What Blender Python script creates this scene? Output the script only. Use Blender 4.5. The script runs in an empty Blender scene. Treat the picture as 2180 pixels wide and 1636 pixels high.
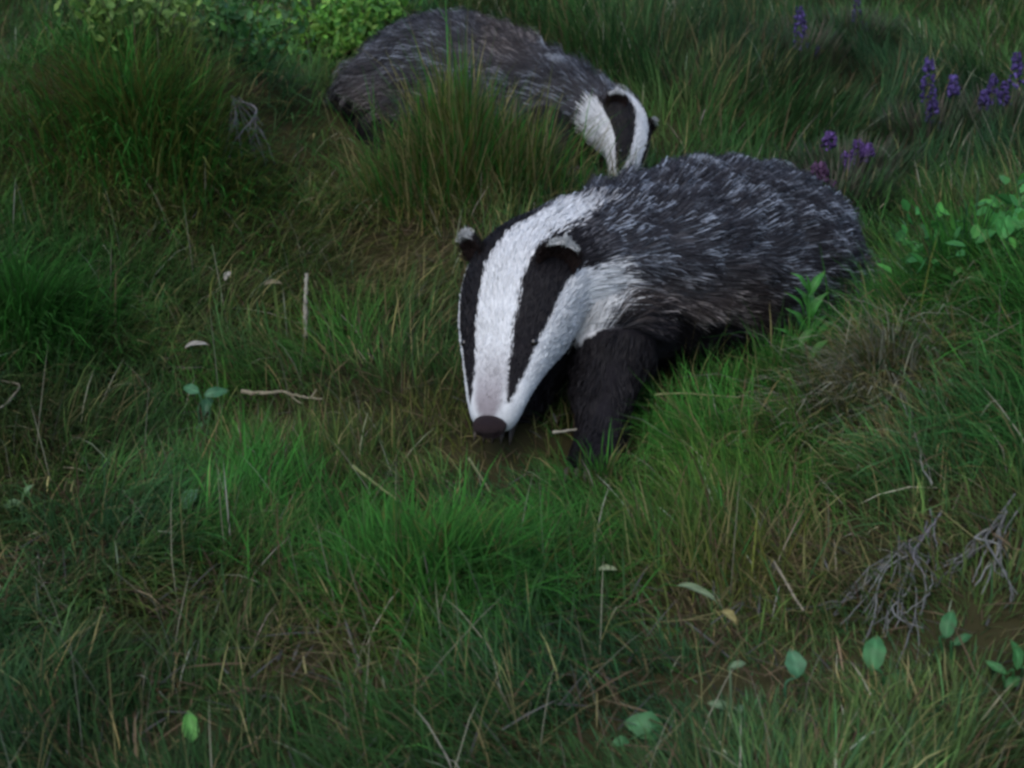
import bpy, bmesh, math, random
import numpy as np
from mathutils import Vector, kdtree
from mathutils.bvhtree import BVHTree

random.seed(7)
rng = np.random.default_rng(11)
R = math.radians
scene = bpy.context.scene
col = scene.collection

# ------------------------------------------------------------------ camera, sky, sun, exposure
PITCH, CAM_H, FPX, PW, PH = R(20.0), 0.50, 2700.0, 2180.0, 1636.0
cam_d = bpy.data.cameras.new('camera')
cam_o = bpy.data.objects.new('camera', cam_d)
col.objects.link(cam_o)
cam_o.location = (0, 0, CAM_H)
cam_o.rotation_euler = (R(90) - PITCH, 0, 0)
cam_d.sensor_fit = 'HORIZONTAL'
cam_d.sensor_width = 36.0
cam_d.lens = 36.0 * FPX / PW
cam_d.clip_start = 0.02
cam_d.clip_end = 400.0
cam_d.dof.use_dof = True
cam_d.dof.focus_distance = 1.28
cam_d.dof.aperture_fstop = 13
scene.camera = cam_o

SUN_EL, SUN_AZ = R(55), R(205)          # soft dusk light from high up, behind the viewer
world = bpy.data.worlds.new('World')
scene.world = world
world.use_nodes = True
wn = world.node_tree
for n in list(wn.nodes):
    wn.nodes.remove(n)
w_out = wn.nodes.new('ShaderNodeOutputWorld')
w_bg = wn.nodes.new('ShaderNodeBackground')
w_sky = wn.nodes.new('ShaderNodeTexSky')
w_sky.sky_type = 'NISHITA'
w_sky.sun_disc = False
w_sky.sun_elevation = SUN_EL
w_sky.sun_rotation = SUN_AZ
w_sky.air_density = 1.0
w_sky.dust_density = 2.0
w_sky.ozone_density = 1.0
w_bg.inputs['Strength'].default_value = 0.10
wn.links.new(w_sky.outputs[0], w_bg.inputs['Color'])
wn.links.new(w_bg.outputs[0], w_out.inputs['Surface'])

sun_d = bpy.data.lights.new('sun', 'SUN')
sun_d.energy = 0.55
sun_d.angle = R(60)
sun_d.color = (1.0, 0.97, 0.93)
sun_o = bpy.data.objects.new('sun', sun_d)
col.objects.link(sun_o)
sdir = Vector((math.sin(SUN_AZ) * math.cos(SUN_EL), math.cos(SUN_AZ) * math.cos(SUN_EL), math.sin(SUN_EL)))
sun_o.rotation_euler = sdir.to_track_quat('Z', 'Y').to_euler()

scene.view_settings.view_transform = 'Standard'
scene.view_settings.look = 'None'
scene.view_settings.gamma = 1.0
scene.view_settings.use_curve_mapping = False
scene.view_settings.exposure = 1.25
scene.cycles.filter_width = 2.9
scene.cycles.max_bounces = 6
scene.cycles.diffuse_bounces = 3
scene.cycles.glossy_bounces = 2
scene.cycles.transmission_bounces = 3

# ------------------------------------------------------------------ small tools
CP, SP = math.cos(PITCH), math.sin(PITCH)
AX_R = np.array((1.0, 0, 0))
AX_U = np.array((0, SP, CP))
AX_F = np.array((0, CP, -SP))
ORG = np.array((0, 0, CAM_H))


def at(u, v, d):
    """photo pixel + distance along the view axis -> point in metres"""
    return ORG + d * (AX_F + (u - PW / 2) / FPX * AX_R + (PH / 2 - v) / FPX * AX_U)


def vec(r, u, t):
    """direction given as right / up / towards the viewer"""
    w = r * AX_R + u * AX_U - t * AX_F
    return w / np.linalg.norm(w)


def norm(a):
    return a / np.maximum(np.linalg.norm(a, axis=-1, keepdims=True), 1e-9)


def hashf(ix, iy, seed):
    h = (ix.astype(np.int64) * 374761393 + iy.astype(np.int64) * 668265263 + seed * 974634777) & 0x7fffffff
    h = ((h ^ (h >> 13)) * 1274126177) & 0x7fffffff
    h = h ^ (h >> 16)
    return (h & 0xffffff) / float(0xffffff)


def noise(x, y, seed=0):
    x = np.asarray(x, float); y = np.asarray(y, float)
    ix = np.floor(x); iy = np.floor(y)
    fx = x - ix; fy = y - iy
    fx = fx * fx * (3 - 2 * fx); fy = fy * fy * (3 - 2 * fy)
    a = hashf(ix, iy, seed); b = hashf(ix + 1, iy, seed)
    c = hashf(ix, iy + 1, seed); d = hashf(ix + 1, iy + 1, seed)
    return (a * (1 - fx) + b * fx) * (1 - fy) + (c * (1 - fx) + d * fx) * fy


def fbm(x, y, seed=0, oct=3):
    s = 0; a = 0.5; t = 0
    for i in range(oct):
        s = s + a * noise(x * 2 ** i, y * 2 ** i, seed + 17 * i); t += a; a *= .5
    return s / t


MOUNDS = [  # x, y, height, sx, sy
    (-.62, 1.98, .21, .20, .20), (-.42, 2.15, .06, .14, .16), (-.62, 1.46, .055, .14, .12),
    (-.03, 1.80, .045, .16, .10), (.55, 1.02, .20, .17, .25), (.78, 1.40, .07, .18, .25), (.40, .80, .03, .10, .10),
    (.80, 1.75, .05, .25, .25), (.45, 2.6, .05, .3, .2), (-.35, 2.75, .10, .25, .2),
    (-.30, 1.23, -.030, .12, .07), (0.0, 1.05, -.02, .10, .06), (-.36, 1.95, -.10, .075, .10),
    (.072, 1.075, .018, .045, .03), (-.012, 1.185, .022, .05, .025), (-.02, .80, .02, .16, .12), (.62, 2.5, -.05, .15, .1),
    (-.36, .95, .015, .15, .1), (1.2, 1.3, .10, .3, .4), (-1.2, 1.7, .08, .35, .4),
]


def height(x, y):
    x = np.asarray(x, float); y = np.asarray(y, float)
    k = 9.0
    z = .15 * np.log1p(np.exp(np.clip(k * (y - 1.25), -40, 40))) / k
    z = np.where(k * (y - 1.25) > 40, .15 * (y - 1.25), z)
    z = z - .05 * np.log1p(np.exp(np.clip(3.0 * (y - 6), -40, 40))) / 3.0 * (y < 16) - np.where(y >= 16, .05 * (y - 6), 0)
    for mx, my, h, sx, sy in MOUNDS:
        z = z + h * np.exp(-((x - mx) / sx) ** 2 / 2 - ((y - my) / sy) ** 2 / 2)
    z = z + .030 * (fbm(x * 6.5, y * 6.5, 3, 3) - .5) + .05 * (fbm(x * 1.7 + 5, y * 1.7, 9, 2) - .5)
    far = np.clip((np.hypot(x, y) - 6) / 20, 0, 1)
    z = z + far * 1.8 * (fbm(x * .12, y * .12, 21, 3) - .5)
    return z


def hit(u, v):
    """where the sight line through a photo pixel meets the ground"""
    d = AX_F + (u - PW / 2) / FPX * AX_R + (PH / 2 - v) / FPX * AX_U
    t = np.arange(.35, 8, .004)
    p = ORG + t[:, None] * d
    under = np.nonzero(p[:, 2] < height(p[:, 0], p[:, 1]))[0]
    i = under[0] if len(under) else len(t) - 1
    q = p[i].copy(); q[2] = float(height(q[0], q[1]))
    return q


def mesh_obj(name, verts, faces, mat=None, parent=None, cols=None, smooth=False):
    me = bpy.data.meshes.new(name)
    me.from_pydata([tuple(map(float, v)) for v in verts], [], faces)
    if cols is not None:
        a = me.color_attributes.new('Col', 'FLOAT_COLOR', 'POINT')
        c = np.ones((len(verts), 4), np.float32); c[:, :3] = cols
        a.data.foreach_set('color', c.ravel())
    if smooth:
        me.polygons.foreach_set('use_smooth', [True] * len(me.polygons))
    if mat:
        me.materials.append(mat)
    o = bpy.data.objects.new(name, me)
    col.objects.link(o)
    if parent:
        o.parent = parent
        o.matrix_parent_inverse = parent.matrix_world.inverted()
    return o


def mesh_np(name, V, loops, totals, mat, cols=None, parent=None, smooth=True):
    me = bpy.data.meshes.new(name)
    me.vertices.add(len(V)); me.vertices.foreach_set('co', V.astype(np.float32).ravel())
    me.loops.add(len(loops)); me.loops.foreach_set('vertex_index', loops.astype(np.int32))
    starts = np.concatenate(([0], np.cumsum(totals)[:-1]))
    me.polygons.add(len(totals))
    me.polygons.foreach_set('loop_start', starts.astype(np.int32))
    me.polygons.foreach_set('use_smooth', np.full(len(totals), smooth))
    me.update(calc_edges=True)
    if cols is not None:
        a = me.color_attributes.new('Col', 'FLOAT_COLOR', 'POINT')
        c = np.ones((len(V), 4), np.float32); c[:, :3] = cols
        a.data.foreach_set('color', c.ravel())
    me.materials.append(mat)
    o = bpy.data.objects.new(name, me)
    col.objects.link(o)
    if parent:
        o.parent = parent
        o.matrix_parent_inverse = parent.matrix_world.inverted()
    return o


def tag(o, label=None, cat=None, group=None, kind=None):
    if label: o['label'] = label
    if cat: o['category'] = cat
    if group: o['group'] = group
    if kind: o['kind'] = kind
    return o


def empty(name, loc):
    o = bpy.data.objects.new(name, None)
    o.empty_display_size = .05
    o.location = tuple(map(float, loc))
    col.objects.link(o)
    bpy.context.view_layer.update()
    return o


def base_mat(name):
    m = bpy.data.materials.new(name); m.use_nodes = True
    nt = m.node_tree
    return m, nt, nt.nodes['Principled BSDF']


def attr_mat(name, rough=.7, spec=.2, trans=0.0, noise_amt=.25, nscale=60):
    m, nt, b = base_mat(name)
    a = nt.nodes.new('ShaderNodeAttribute'); a.attribute_name = 'Col'
    tx = nt.nodes.new('ShaderNodeTexNoise'); tx.inputs['Scale'].default_value = nscale
    mr = nt.nodes.new('ShaderNodeMapRange')
    mr.inputs['To Min'].default_value = 1 - noise_amt; mr.inputs['To Max'].default_value = 1 + noise_amt
    nt.links.new(tx.outputs['Fac'], mr.inputs['Value'])
    mul = nt.nodes.new('ShaderNodeVectorMath'); mul.operation = 'SCALE'
    nt.links.new(a.outputs['Color'], mul.inputs[0]); nt.links.new(mr.outputs[0], mul.inputs['Scale'])
    nt.links.new(mul.outputs[0], b.inputs['Base Color'])
    b.inputs['Roughness'].default_value = rough
    b.inputs['Specular IOR Level'].default_value = spec
    if trans:
        t = nt.nodes.new('ShaderNodeBsdfTranslucent')
        nt.links.new(mul.outputs[0], t.inputs['Color'])
        mx = nt.nodes.new('ShaderNodeMixShader'); mx.inputs[0].default_value = trans
        nt.links.new(b.outputs[0], mx.inputs[1]); nt.links.new(t.outputs[0], mx.inputs[2])
        nt.links.new(mx.outputs[0], nt.nodes['Material Output'].inputs['Surface'])
    return m


def plain_mat(name, c1, c2, scale=40, rough=.7, spec=.3, bump=0.0):
    m, nt, b = base_mat(name)
    tx = nt.nodes.new('ShaderNodeTexNoise'); tx.inputs['Scale'].default_value = scale
    tx.inputs['Detail'].default_value = 6
    cr = nt.nodes.new('ShaderNodeValToRGB')
    cr.color_ramp.elements[0].position = .3; cr.color_ramp.elements[1].position = .7
    cr.color_ramp.elements[0].color = (*c1, 1); cr.color_ramp.elements[1].color = (*c2, 1)
    nt.links.new(tx.outputs['Fac'], cr.inputs[0]); nt.links.new(cr.outputs[0], b.inputs['Base Color'])
    b.inputs['Roughness'].default_value = rough
    b.inputs['Specular IOR Level'].default_value = spec
    if bump:
        bp = nt.nodes.new('ShaderNodeBump'); bp.inputs['Strength'].default_value = bump
        bp.inputs['Distance'].default_value = .01
        nt.links.new(tx.outputs['Fac'], bp.inputs['Height']); nt.links.new(bp.outputs[0], b.inputs['Normal'])
    return m


M_GRASS = attr_mat('grass_blade', .75, .08, .30, .25, 40)
M_STRAW = attr_mat('dry_straw', .8, .1, .15, .25, 80)
M_LEAF = attr_mat('green_leaf', .5, .28, .30, .25, 150)
M_WOOD = attr_mat('grey_stem', .85, .1, 0, .35, 120)
M_FUR = attr_mat('fur', .6, .18, .12, .10, 200)
M_SKIN = attr_mat('hide', .85, .08, 0, .15, 150)
M_FLOWER = attr_mat('heather_flower', .7, .1, .3, .2, 150)
M_SOIL = plain_mat('peaty_soil', (.010, .010, .005), (.050, .046, .020), 70, .95, .05, 1.0)
M_EYE = plain_mat('dark_eye', (.004, .003, .003), (.008, .006, .005), 20, .12, .6)
M_NOSE = plain_mat('nose_leather', (.006, .005, .007), (.095, .052, .056), 90, .55, .3, 1.0)
M_CLAW = plain_mat('claw_horn', (.03, .025, .02), (.07, .055, .04), 60, .5, .3)

# ------------------------------------------------------------------ ground
NG = 190
g = np.linspace(-1, 1, NG)
gx = 2.0 * g + 68 * np.sign(g) * np.abs(g) ** 7
gy = 1.9 + 2.2 * g + 66 * np.sign(g) * np.abs(g) ** 7
GX, GY = np.meshgrid(gx, gy)
GZ = height(GX, GY)
V = np.stack((GX, GY, GZ), -1).reshape(-1, 3)
idx = np.arange(NG * NG).reshape(NG, NG)
Q = np.stack((idx[:-1, :-1], idx[:-1, 1:], idx[1:, 1:], idx[1:, :-1]), -1).reshape(-1, 4)
ground = mesh_np('ground', V, Q.ravel(), np.full(len(Q), 4), M_SOIL)
tag(ground, 'dark peaty ground sloping up beneath the rough grass', kind='structure')


# ------------------------------------------------------------------ badgers
def catmull(P, n):
    P = np.asarray(P, float)
    m = len(P)
    E = np.vstack((2 * P[0] - P[1], P, 2 * P[-1] - P[-2]))
    out = []
    for k in range(n):
        s = k / (n - 1) * (m - 1)
        i = min(int(s), m - 2); f = s - i
        a, b, c, d = E[i], E[i + 1], E[i + 2], E[i + 3]
        out.append(.5 * (2 * b + (c - a) * f + (2 * a - 5 * b + 4 * c - d) * f * f + (3 * b - a - 3 * c + d) * f ** 3))
    return np.array(out)


def tube_rings(path, rad, nseg=14):
    """rings round a polyline, capped: verts, faces"""
    path = np.asarray(path, float)
    n = len(path)
    T = norm(np.gradient(path, axis=0))
    ref = np.array((.37, .21, .9)) if abs(T[0][2]) < .8 else np.array((1.0, .1, 0))
    vs, fs = [], []
    for i in range(n):
        a = norm(np.cross(T[i], ref)); b = np.cross(T[i], a)
        for k in range(nseg):
            t = 2 * math.pi * k / nseg
            vs.append(path[i] + rad[i] * (math.cos(t) * a + math.sin(t) * b))
    for i in range(n - 1):
        for k in range(nseg):
            k2 = (k + 1) % nseg
            fs.append((i * nseg + k, i * nseg + k2, (i + 1) * nseg + k2, (i + 1) * nseg + k))
    fs.append(tuple(range(nseg))[::-1]); fs.append(tuple(range((n - 1) * nseg, n * nseg)))
    return vs, fs


def smooth01(x, a, b):
    t = np.clip((x - a) / (b - a), 0, 1)
    return t * t * (3 - 2 * t)


def ribbons(root, d0, side, L, W, lift, c0, c1, c2, droop):
    """hairs as thin 3-point ribbons. returns verts, loops, totals, colours"""
    n = len(root)
    mid = root + d0 * (L * .66)[:, None] + lift * (L * .10)[:, None]
    tip = root + d0 * L[:, None] + droop * L[:, None]
    w = side * W[:, None] * .5
    Vv = np.stack((root - w, root + w, mid - w, mid + w, tip), 1).reshape(-1, 3)
    b = np.arange(n)[:, None] * 5
    q = b + np.array((0, 1, 3, 2)); t = b + np.array((2, 3, 4))
    loops = np.concatenate((q, t), 1).ravel()
    tot = np.tile((4, 3), n)
    C = np.stack((c0, c0, c1, c1, c2), 1).reshape(-1, 3)
    return Vv, loops, tot, C


def badger(sections, legs, ears_at, label, nbody, nhead, ground_pt, mirror_gray, seed, hs=1.0, tufts=(), wide=1.0):
    rg = np.random.default_rng(seed)
    S = np.array([np.concatenate((at(*s[0]), vec(*s[1]), s[2])) for s in sections])
    NR, NS = 150, 48
    C = catmull(S, NR)
    D, n, w, ru, rd = C[:, :3], norm(C[:, 3:6]), C[:, 6], C[:, 7], C[:, 8]
    w = np.maximum(w, .004); ru = np.maximum(ru, .004); rd = np.maximum(rd, .004)
    cen = D - n * ru[:, None]
    T = norm(np.gradient(cen, axis=0))
    n = norm(n - T * np.sum(n * T, 1, keepdims=True))
    Lt = np.cross(T, n)
    arc = np.concatenate(([0], np.cumsum(np.linalg.norm(np.diff(D, axis=0), axis=1))))
    th = np.linspace(0, 2 * math.pi, NS, endpoint=False)       # 0 = dorsal
    ct, st = np.cos(th), np.sin(th)
    rv = np.where(ct[None] > 0, ru[:, None], rd[:, None])
    P = cen[:, None] + Lt[:, None] * (w[:, None] * st[None])[..., None] + n[:, None] * (rv * ct[None])[..., None]
    bm = bmesh.new()
    vs = [[bm.verts.new(P[i, j]) for j in range(NS)] for i in range(NR)]
    for i in range(NR - 1):
        for j in range(NS):
            j2 = (j + 1) % NS
            bm.faces.new((vs[i][j], vs[i][j2], vs[i + 1][j2], vs[i + 1][j]))
    bm.faces.new(vs[0][::-1]); bm.faces.new(vs[-1])
    arc = np.where(arc * hs < .26, arc * hs, .26 + arc - .26 / hs)
    cloud = [P[:, ::2].reshape(-1, 3)]
    cs = [np.repeat(arc, NS // 2)]
    tw = np.where(th > math.pi, th - 2 * math.pi, th)
    ca = [np.tile(tw[::2], NR)]
    cd = [np.repeat(T, NS // 2, axis=0)]
    cr = [np.repeat(np.arange(NR), NS // 2)]
    cl = [np.zeros(NR * NS // 2)]
    for pts, rad in legs:
        path = catmull([list(at(*p)) + [r] for p, r in zip(pts, rad)], 26)
        vv, ff = tube_rings(path[:, :3], path[:, 3], 16)
        bv = [bm.verts.new(q) for q in vv]
        for f in ff:
            bm.faces.new([bv[k] for k in f])
        cloud.append(np.array(vv)[8 * 16:]); k = len(vv) - 8 * 16
        cs.append(np.full(k, .5)); ca.append(np.zeros(k))
        cd.append(np.repeat(norm(np.gradient(path[:, :3], axis=0)), 16, axis=0)[8 * 16:])
        cl.append(np.ones(k)); cr.append(np.zeros(k, int))
    bmesh.ops.recalc_face_normals(bm, faces=bm.faces)
    tmp = bpy.data.meshes.new('tmp'); bm.to_mesh(tmp); bm.free()
    to = bpy.data.objects.new('tmp', tmp); col.objects.link(to)
    m = to.modifiers.new('r', 'REMESH'); m.mode = 'VOXEL'; m.voxel_size = .0048
    m = to.modifiers.new('s', 'SMOOTH'); m.factor = .5; m.iterations = 5
    dg = bpy.context.evaluated_depsgraph_get(); dg.update()
    ev = to.evaluated_get(dg); me = bpy.data.meshes.new_from_object(ev)
    bpy.data.objects.remove(to)
    nv = len(me.vertices)
    co = np.empty(nv * 3); me.vertices.foreach_get('co', co); co = co.reshape(-1, 3)
    vn = np.empty(nv * 3); me.vertices.foreach_get('normal', vn); vn = vn.reshape(-1, 3)
    cloud = np.concatenate(cloud); cs = np.concatenate(cs); ca = np.concatenate(ca)
    cd = np.concatenate(cd); cl = np.concatenate(cl); cr = np.concatenate(cr)
    darc = np.gradient(arc) / np.maximum(np.linalg.norm(np.gradient(cen, axis=0), axis=1), 1e-6)

    def exact(p, ni):
        i = cr[ni]; q = p - cen[i]
        ds = np.sum(q * T[i], 1)
        ax_, ay_ = np.sum(q * Lt[i], 1), np.sum(q * n[i], 1)
        an = np.arctan2(ax_ / w[i], ay_ / np.where(ay_ > 0, ru[i], rd[i]))
        leg = cl[ni] > .5
        return np.where(leg, cs[ni], arc[i] + np.clip(ds * darc[i], -.006, .006)), np.where(leg, 0, an)

    kd = kdtree.KDTree(len(cloud))
    for i, p in enumerate(cloud):
        kd.insert(p, i)
    kd.balance()
    near = np.array([kd.find(p)[1] for p in co])

    def pattern(s, a, leg, jit):
        """pelt colour from the distance behind the nose s and the angle a from the back line"""
        s = s + jit * np.where(s < .17, .003, .011) * (s > .06); aa = np.abs(a) + jit * np.where(s < .19, .028, .06) * (s > .015)
        white = np.array((.62, .64, .66)); black = np.array((.010, .009, .011))
        grey = np.array((.085, .085, .095)); muz = np.array((.22, .20, .215))
        n_ = len(s)
        c = np.tile(grey, (n_, 1))
        head = s < .245
        in1 = np.interp(s, (0, .02, .03, .05, .08, .12, .17, .22, .30), (.70, .70, .60, .50, .43, .38, .34, .34, .28))
        in2 = np.interp(s, (0, .02, .03, .05, .08, .12, .17, .21), (.72, .80, .94, 1.04, 1.09, 1.13, 1.20, 1.16)) * np.where(s > .03, wide, 1.0)
        in3 = np.interp(s, (0, .06, .12, .17, .21, .25), (3.2, 3.2, 2.8, 2.5, 2.25, 2.05))
        mid = head & (aa < in1)
        blk = (s > .020) & (s < .225) & (aa >= in1) & (aa < in2)
        chk = (s < .232) & (aa >= in2) & (aa < in3)
        nose_side = (s <= .020) & (aa >= in1)
        thr = (aa >= in3) & (s < .34)
        c[mid] = white
        tt = smooth01(s, .235, .30)[:, None]
        nape = (s > .235) & (s < .31) & (aa < .36)
        c[nape] = (white * (1 - tt) + grey * tt)[nape]
        c[chk] = white; c[nose_side] = white * .92
        c[blk] = black; c[thr] = black
        mz = (s < .085) & (aa < in1)
        k = (1 - (1 - smooth01(s, .012, .085)) * (1 - smooth01(aa, .30, .75)))[:, None]
        c[mz] = (muz * (1 - k) + white * k)[mz]
        belly = (aa > 2.15) & (s >= .232)
        c[belly] = black * 1.3
        c[leg > .5] = black
        return c

    skin = pattern(*exact(co, near), cl[near], np.zeros(nv))
    body_only = (cs[near] > .24) & (cl[near] < .5)
    skin[body_only] *= .55
    root = empty('badger', ground_pt)
    me.materials.clear(); me.materials.append(M_SKIN)
    at_ = me.color_attributes.new('Col', 'FLOAT_COLOR', 'POINT')
    c4 = np.ones((nv, 4), np.float32); c4[:, :3] = skin
    at_.data.foreach_set('color', c4.ravel())
    me.polygons.foreach_set('use_smooth', np.ones(len(me.polygons), bool))
    me.name = 'body'
    body = bpy.data.objects.new('body', me); col.objects.link(body); body.parent = root
    body.matrix_parent_inverse = root.matrix_world.inverted()
    # --- fur
    me.calc_loop_triangles()
    tri = np.empty(len(me.loop_triangles) * 3, np.int32); me.loop_triangles.foreach_get('vertices', tri)
    tri = tri.reshape(-1, 3)
    ar = np.linalg.norm(np.cross(co[tri[:, 1]] - co[tri[:, 0]], co[tri[:, 2]] - co[tri[:, 0]]), axis=1)
    ts = cs[near][tri[:, 0]]; tl = cl[near][tri[:, 0]]
    is_head = (ts < .25) & (tl < .5)

    def scatter(mask, N):
        pr = ar * mask; pr = pr / pr.sum()
        ti = rg.choice(len(tri), N, p=pr)
        r1 = np.sqrt(rg.random(N)); r2 = rg.random(N)
        b = np.stack((1 - r1, r1 * (1 - r2), r1 * r2), 1)
        tv = tri[ti]
        p = (co[tv] * b[..., None]).sum(1)
        nn = norm((vn[tv] * b[..., None]).sum(1))
        ni = np.array([kd.find(q)[1] for q in p])
        s_, a_ = exact(p, ni)
        return p, nn, s_, a_, cd[ni], cl[ni]

    skip_nose = ts > .006
    parts = []
    for mask, N, headpart in ((is_head & skip_nose, nhead, True), (~is_head, nbody, False)):
        p, nn, s, a, dd, lg = scatter(mask, N)
        d = norm(dd - nn * np.sum(dd * nn, 1, keepdims=True))
        j1 = norm(rg.normal(size=p.shape))
        cl_n = np.stack((noise(p[:, 0] * 60, p[:, 2] * 60, 5), noise(p[:, 1] * 60, p[:, 2] * 60, 6), noise(p[:, 0] * 60, p[:, 1] * 60, 8)), 1) - .5
        aa = np.abs(a)
        Ln = np.interp(s, (0, .03, .08, .14, .20, .26, .34), (.003, .005, .008, .012, .017, .025, .031))
        cheek = smooth01(s, .11, .19) * smooth01(aa, 1.1, 1.6) * (s < .26)
        Ln = Ln + cheek * .014
        Ln = np.where(lg > .5, .016, Ln) * (.65 + .7 * rg.random(N))
        rise = np.where(s < .25, .16, .20) + cheek * .12
        d0 = norm(d + nn * rise[:, None] + j1 * (.10 if headpart else .16) + cl_n * (.25 if headpart else .75))
        side = np.cross(d0, nn); side = norm(side + .45 * rg.normal(size=p.shape))
        W = np.interp(s, (0, .06, .2, .3), (.0006, .0008, .00075, .00072)) * (.7 + .6 * rg.random(N))
        base = pattern(s, a, lg, rg.normal(size=N))
        v = np.exp(rg.normal(size=N) * .10)[:, None]
        c0 = base * v; c1 = base * v; c2 = base * v
        gb = (s > .235) & (lg < .5) & (aa < 2.15) & (base[:, 0] < .3) & (base[:, 0] > .03)
        patch = noise(p[:, 0] * 28 + 3, p[:, 1] * 28 + p[:, 2] * 19, 12)
        fleck = noise(p[:, 0] * 120 + p[:, 1] * 50, p[:, 2] * 170 + p[:, 1] * 80, 14)
        tipw = np.clip(smooth01(fleck, .38, .78) * (.55 + .8 * patch) + .25 * rg.random(N) ** 2, 0, 1.3) * mirror_gray
        up = np.clip(nn[:, 2] * .5 + .65, .3, 1.0)
        brown = smooth01(noise(p[:, 0] * 9, p[:, 2] * 9, 30), .45, .8)[:, None]
        darkb = np.array((.022, .021, .026)) * (1 - brown) + np.array((.032, .025, .024)) * brown
        tipc = (np.array((.31, .355, .42)) * (1 - brown) + np.array((.31, .28, .27)) * brown) * tipw[:, None] + darkb
        c0[gb] = (np.array((.05, .05, .055)) * v)[gb]
        c1[gb] = (darkb * v)[gb]
        c2[gb] = tipc[gb]
        mixz = gb & (rg.random(N) < .3)
        c1[mixz] = tipc[mixz]
        for tq in tufts:
            m_ = gb & (np.linalg.norm(p - at(*tq[:3]), axis=1) < tq[3] * (.6 + .6 * rg.random(N)))
            c1[m_] = np.array((.30, .33, .37)); c2[m_] = np.array((.42, .45, .50))
        grav = np.array((0, 0, -1.0))
        droop = np.where(s < .25, .03, .10)[:, None] * grav - nn * np.where(s < .25, .06, .08)[:, None]
        parts.append(ribbons(p - nn * .001, d0, side, Ln, W, nn, c0, c1, c2, droop))
    off = 0; VV, LL, TT, CC = [], [], [], []
    for a_, b_, c_, d_ in parts:
        VV.append(a_); LL.append(b_ + off); TT.append(c_); CC.append(d_); off += len(a_)
    fur = mesh_np('fur', np.concatenate(VV), np.concatenate(LL), np.concatenate(TT), M_FUR, np.concatenate(CC), root)
    # --- ears
    bv = BVHTree.FromPolygons([Vector(q) for q in co], [tuple(t) for t in tri])

    def surf(s0, a0):
        i = int(np.argmin(np.abs(arc - s0)))
        rr = ru[i] if math.cos(a0) > 0 else rd[i]
        q = cen[i] + Lt[i] * w[i] * math.sin(a0) + n[i] * rr * math.cos(a0)
        loc, nr, _, _ = bv.find_nearest(Vector(q))
        return np.array(loc), np.array(nr), T[i], n[i], Lt[i]
    for s0, a0, size, out, back in ears_at:
        q, nr, t_, n_, l_ = surf(s0, a0)
        sg = 1 if a0 > 0 else -1
        updir = norm(n_ * .50 + l_ * sg * out + t_ * back + np.array((0, 0, .35)))       # ear axis
        face = norm(-t_ * 1.0 + l_ * sg * .45 + n_ * .1)          # opening faces forward
        face = norm(face - updir * np.dot(face, updir))
        sd = np.cross(updir, face)
        ev_, ef, ec = [], [], []
        nr_, nc_ = 9, 13
        for lay in (0, 1):
            for i in range(nr_):
                h = i / (nr_ - 1)
                prof = math.sqrt(max(0, 1 - (max(0, h - .45) / .55) ** 2)) * (.80 + .2 * min(1, h / .45))
                for k in range(nc_):
                    x = (k / (nc_ - 1) - .5) * 2
                    wx = prof * size * .62 * x
                    cup = size * .34 * (1 - x * x) * (1 - .35 * h)
                    pt = q - updir * size * .18 + updir * size * h * 1.05 + sd * wx - face * cup * 1.0
                    pt = pt - face * (0.0 if lay == 0 else size * .10 * (1 - .6 * h))
                    ev_.append(pt)
                    edge = h > .84
                    ec.append((.46, .47, .47) if edge else ((.022, .014, .013) if lay == 0 else (.012, .011, .012)))
        A = lambda L_, i, k: L_ * nr_ * nc_ + i * nc_ + k
        for lay in (0, 1):
            for i in range(nr_ - 1):
                for k in range(nc_ - 1):
                    f = (A(lay, i, k), A(lay, i, k + 1), A(lay, i + 1, k + 1), A(lay, i + 1, k))
                    ef.append(f if lay == 0 else f[::-1])
        for i in range(nr_ - 1):
            for k in (0, nc_ - 1):
                ef.append((A(0, i, k), A(0, i + 1, k), A(1, i + 1, k), A(1, i, k)))
        for k in range(nc_ - 1):
            ef.append((A(0, nr_ - 1, k), A(0, nr_ - 1, k + 1), A(1, nr_ - 1, k + 1), A(1, nr_ - 1, k)))
        ear = mesh_obj('ear', ev_, ef, M_SKIN, root, np.array(ec), True)
        # ear fur: short hairs over the back and a pale fringe on the rim
        pts = np.array(ev_); cc = np.array(ec)
        Nn = 2600
        pick = rg.integers(0, len(pts), Nn)
        rimw = cc[pick, 0] > .3
        pp = pts[pick] + rg.normal(size=(Nn, 3)) * size * .04
        layer = (pick >= nr_ * nc_)
        ndir = np.where(layer[:, None], -face, face)
        dd = norm(updir * .9 + ndir * .30 + rg.normal(size=(Nn, 3)) * .28)
        Ln = np.where(rimw, .0040, .005) * (.6 + .7 * rg.random(Nn))
        cl_ = cc[pick] * (.8 + .4 * rg.random(Nn))[:, None]
        sdv = norm(np.cross(dd, ndir) + .3 * rg.normal(size=(Nn, 3)))
        ear_f = ribbons(pp, dd, sdv, Ln, np.full(Nn, .0008), ndir, cl_, cl_, cl_, np.zeros((Nn, 3)))
        mesh_np('ear_fur', ear_f[0], ear_f[1], ear_f[2], M_FUR, ear_f[3], ear)
    # --- eyes
    for sg in (-1, 1):
        q, nr, t_, n_, l_ = surf(.078, sg * .98)
        bm = bmesh.new(); bmesh.ops.create_uvsphere(bm, u_segments=16, v_segments=10, radius=.0042)
        e = bpy.data.meshes.new('eye')
        bm.to_mesh(e); bm.free(); e.materials.append(M_EYE)
        e.polygons.foreach_set('use_smooth', [True] * len(e.polygons))
        eo = bpy.data.objects.new('eye', e); col.objects.link(eo)
        eo.location = Vector(q - nr * .0010)
        eo.parent = root; eo.matrix_parent_inverse = root.matrix_world.inverted()
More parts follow.
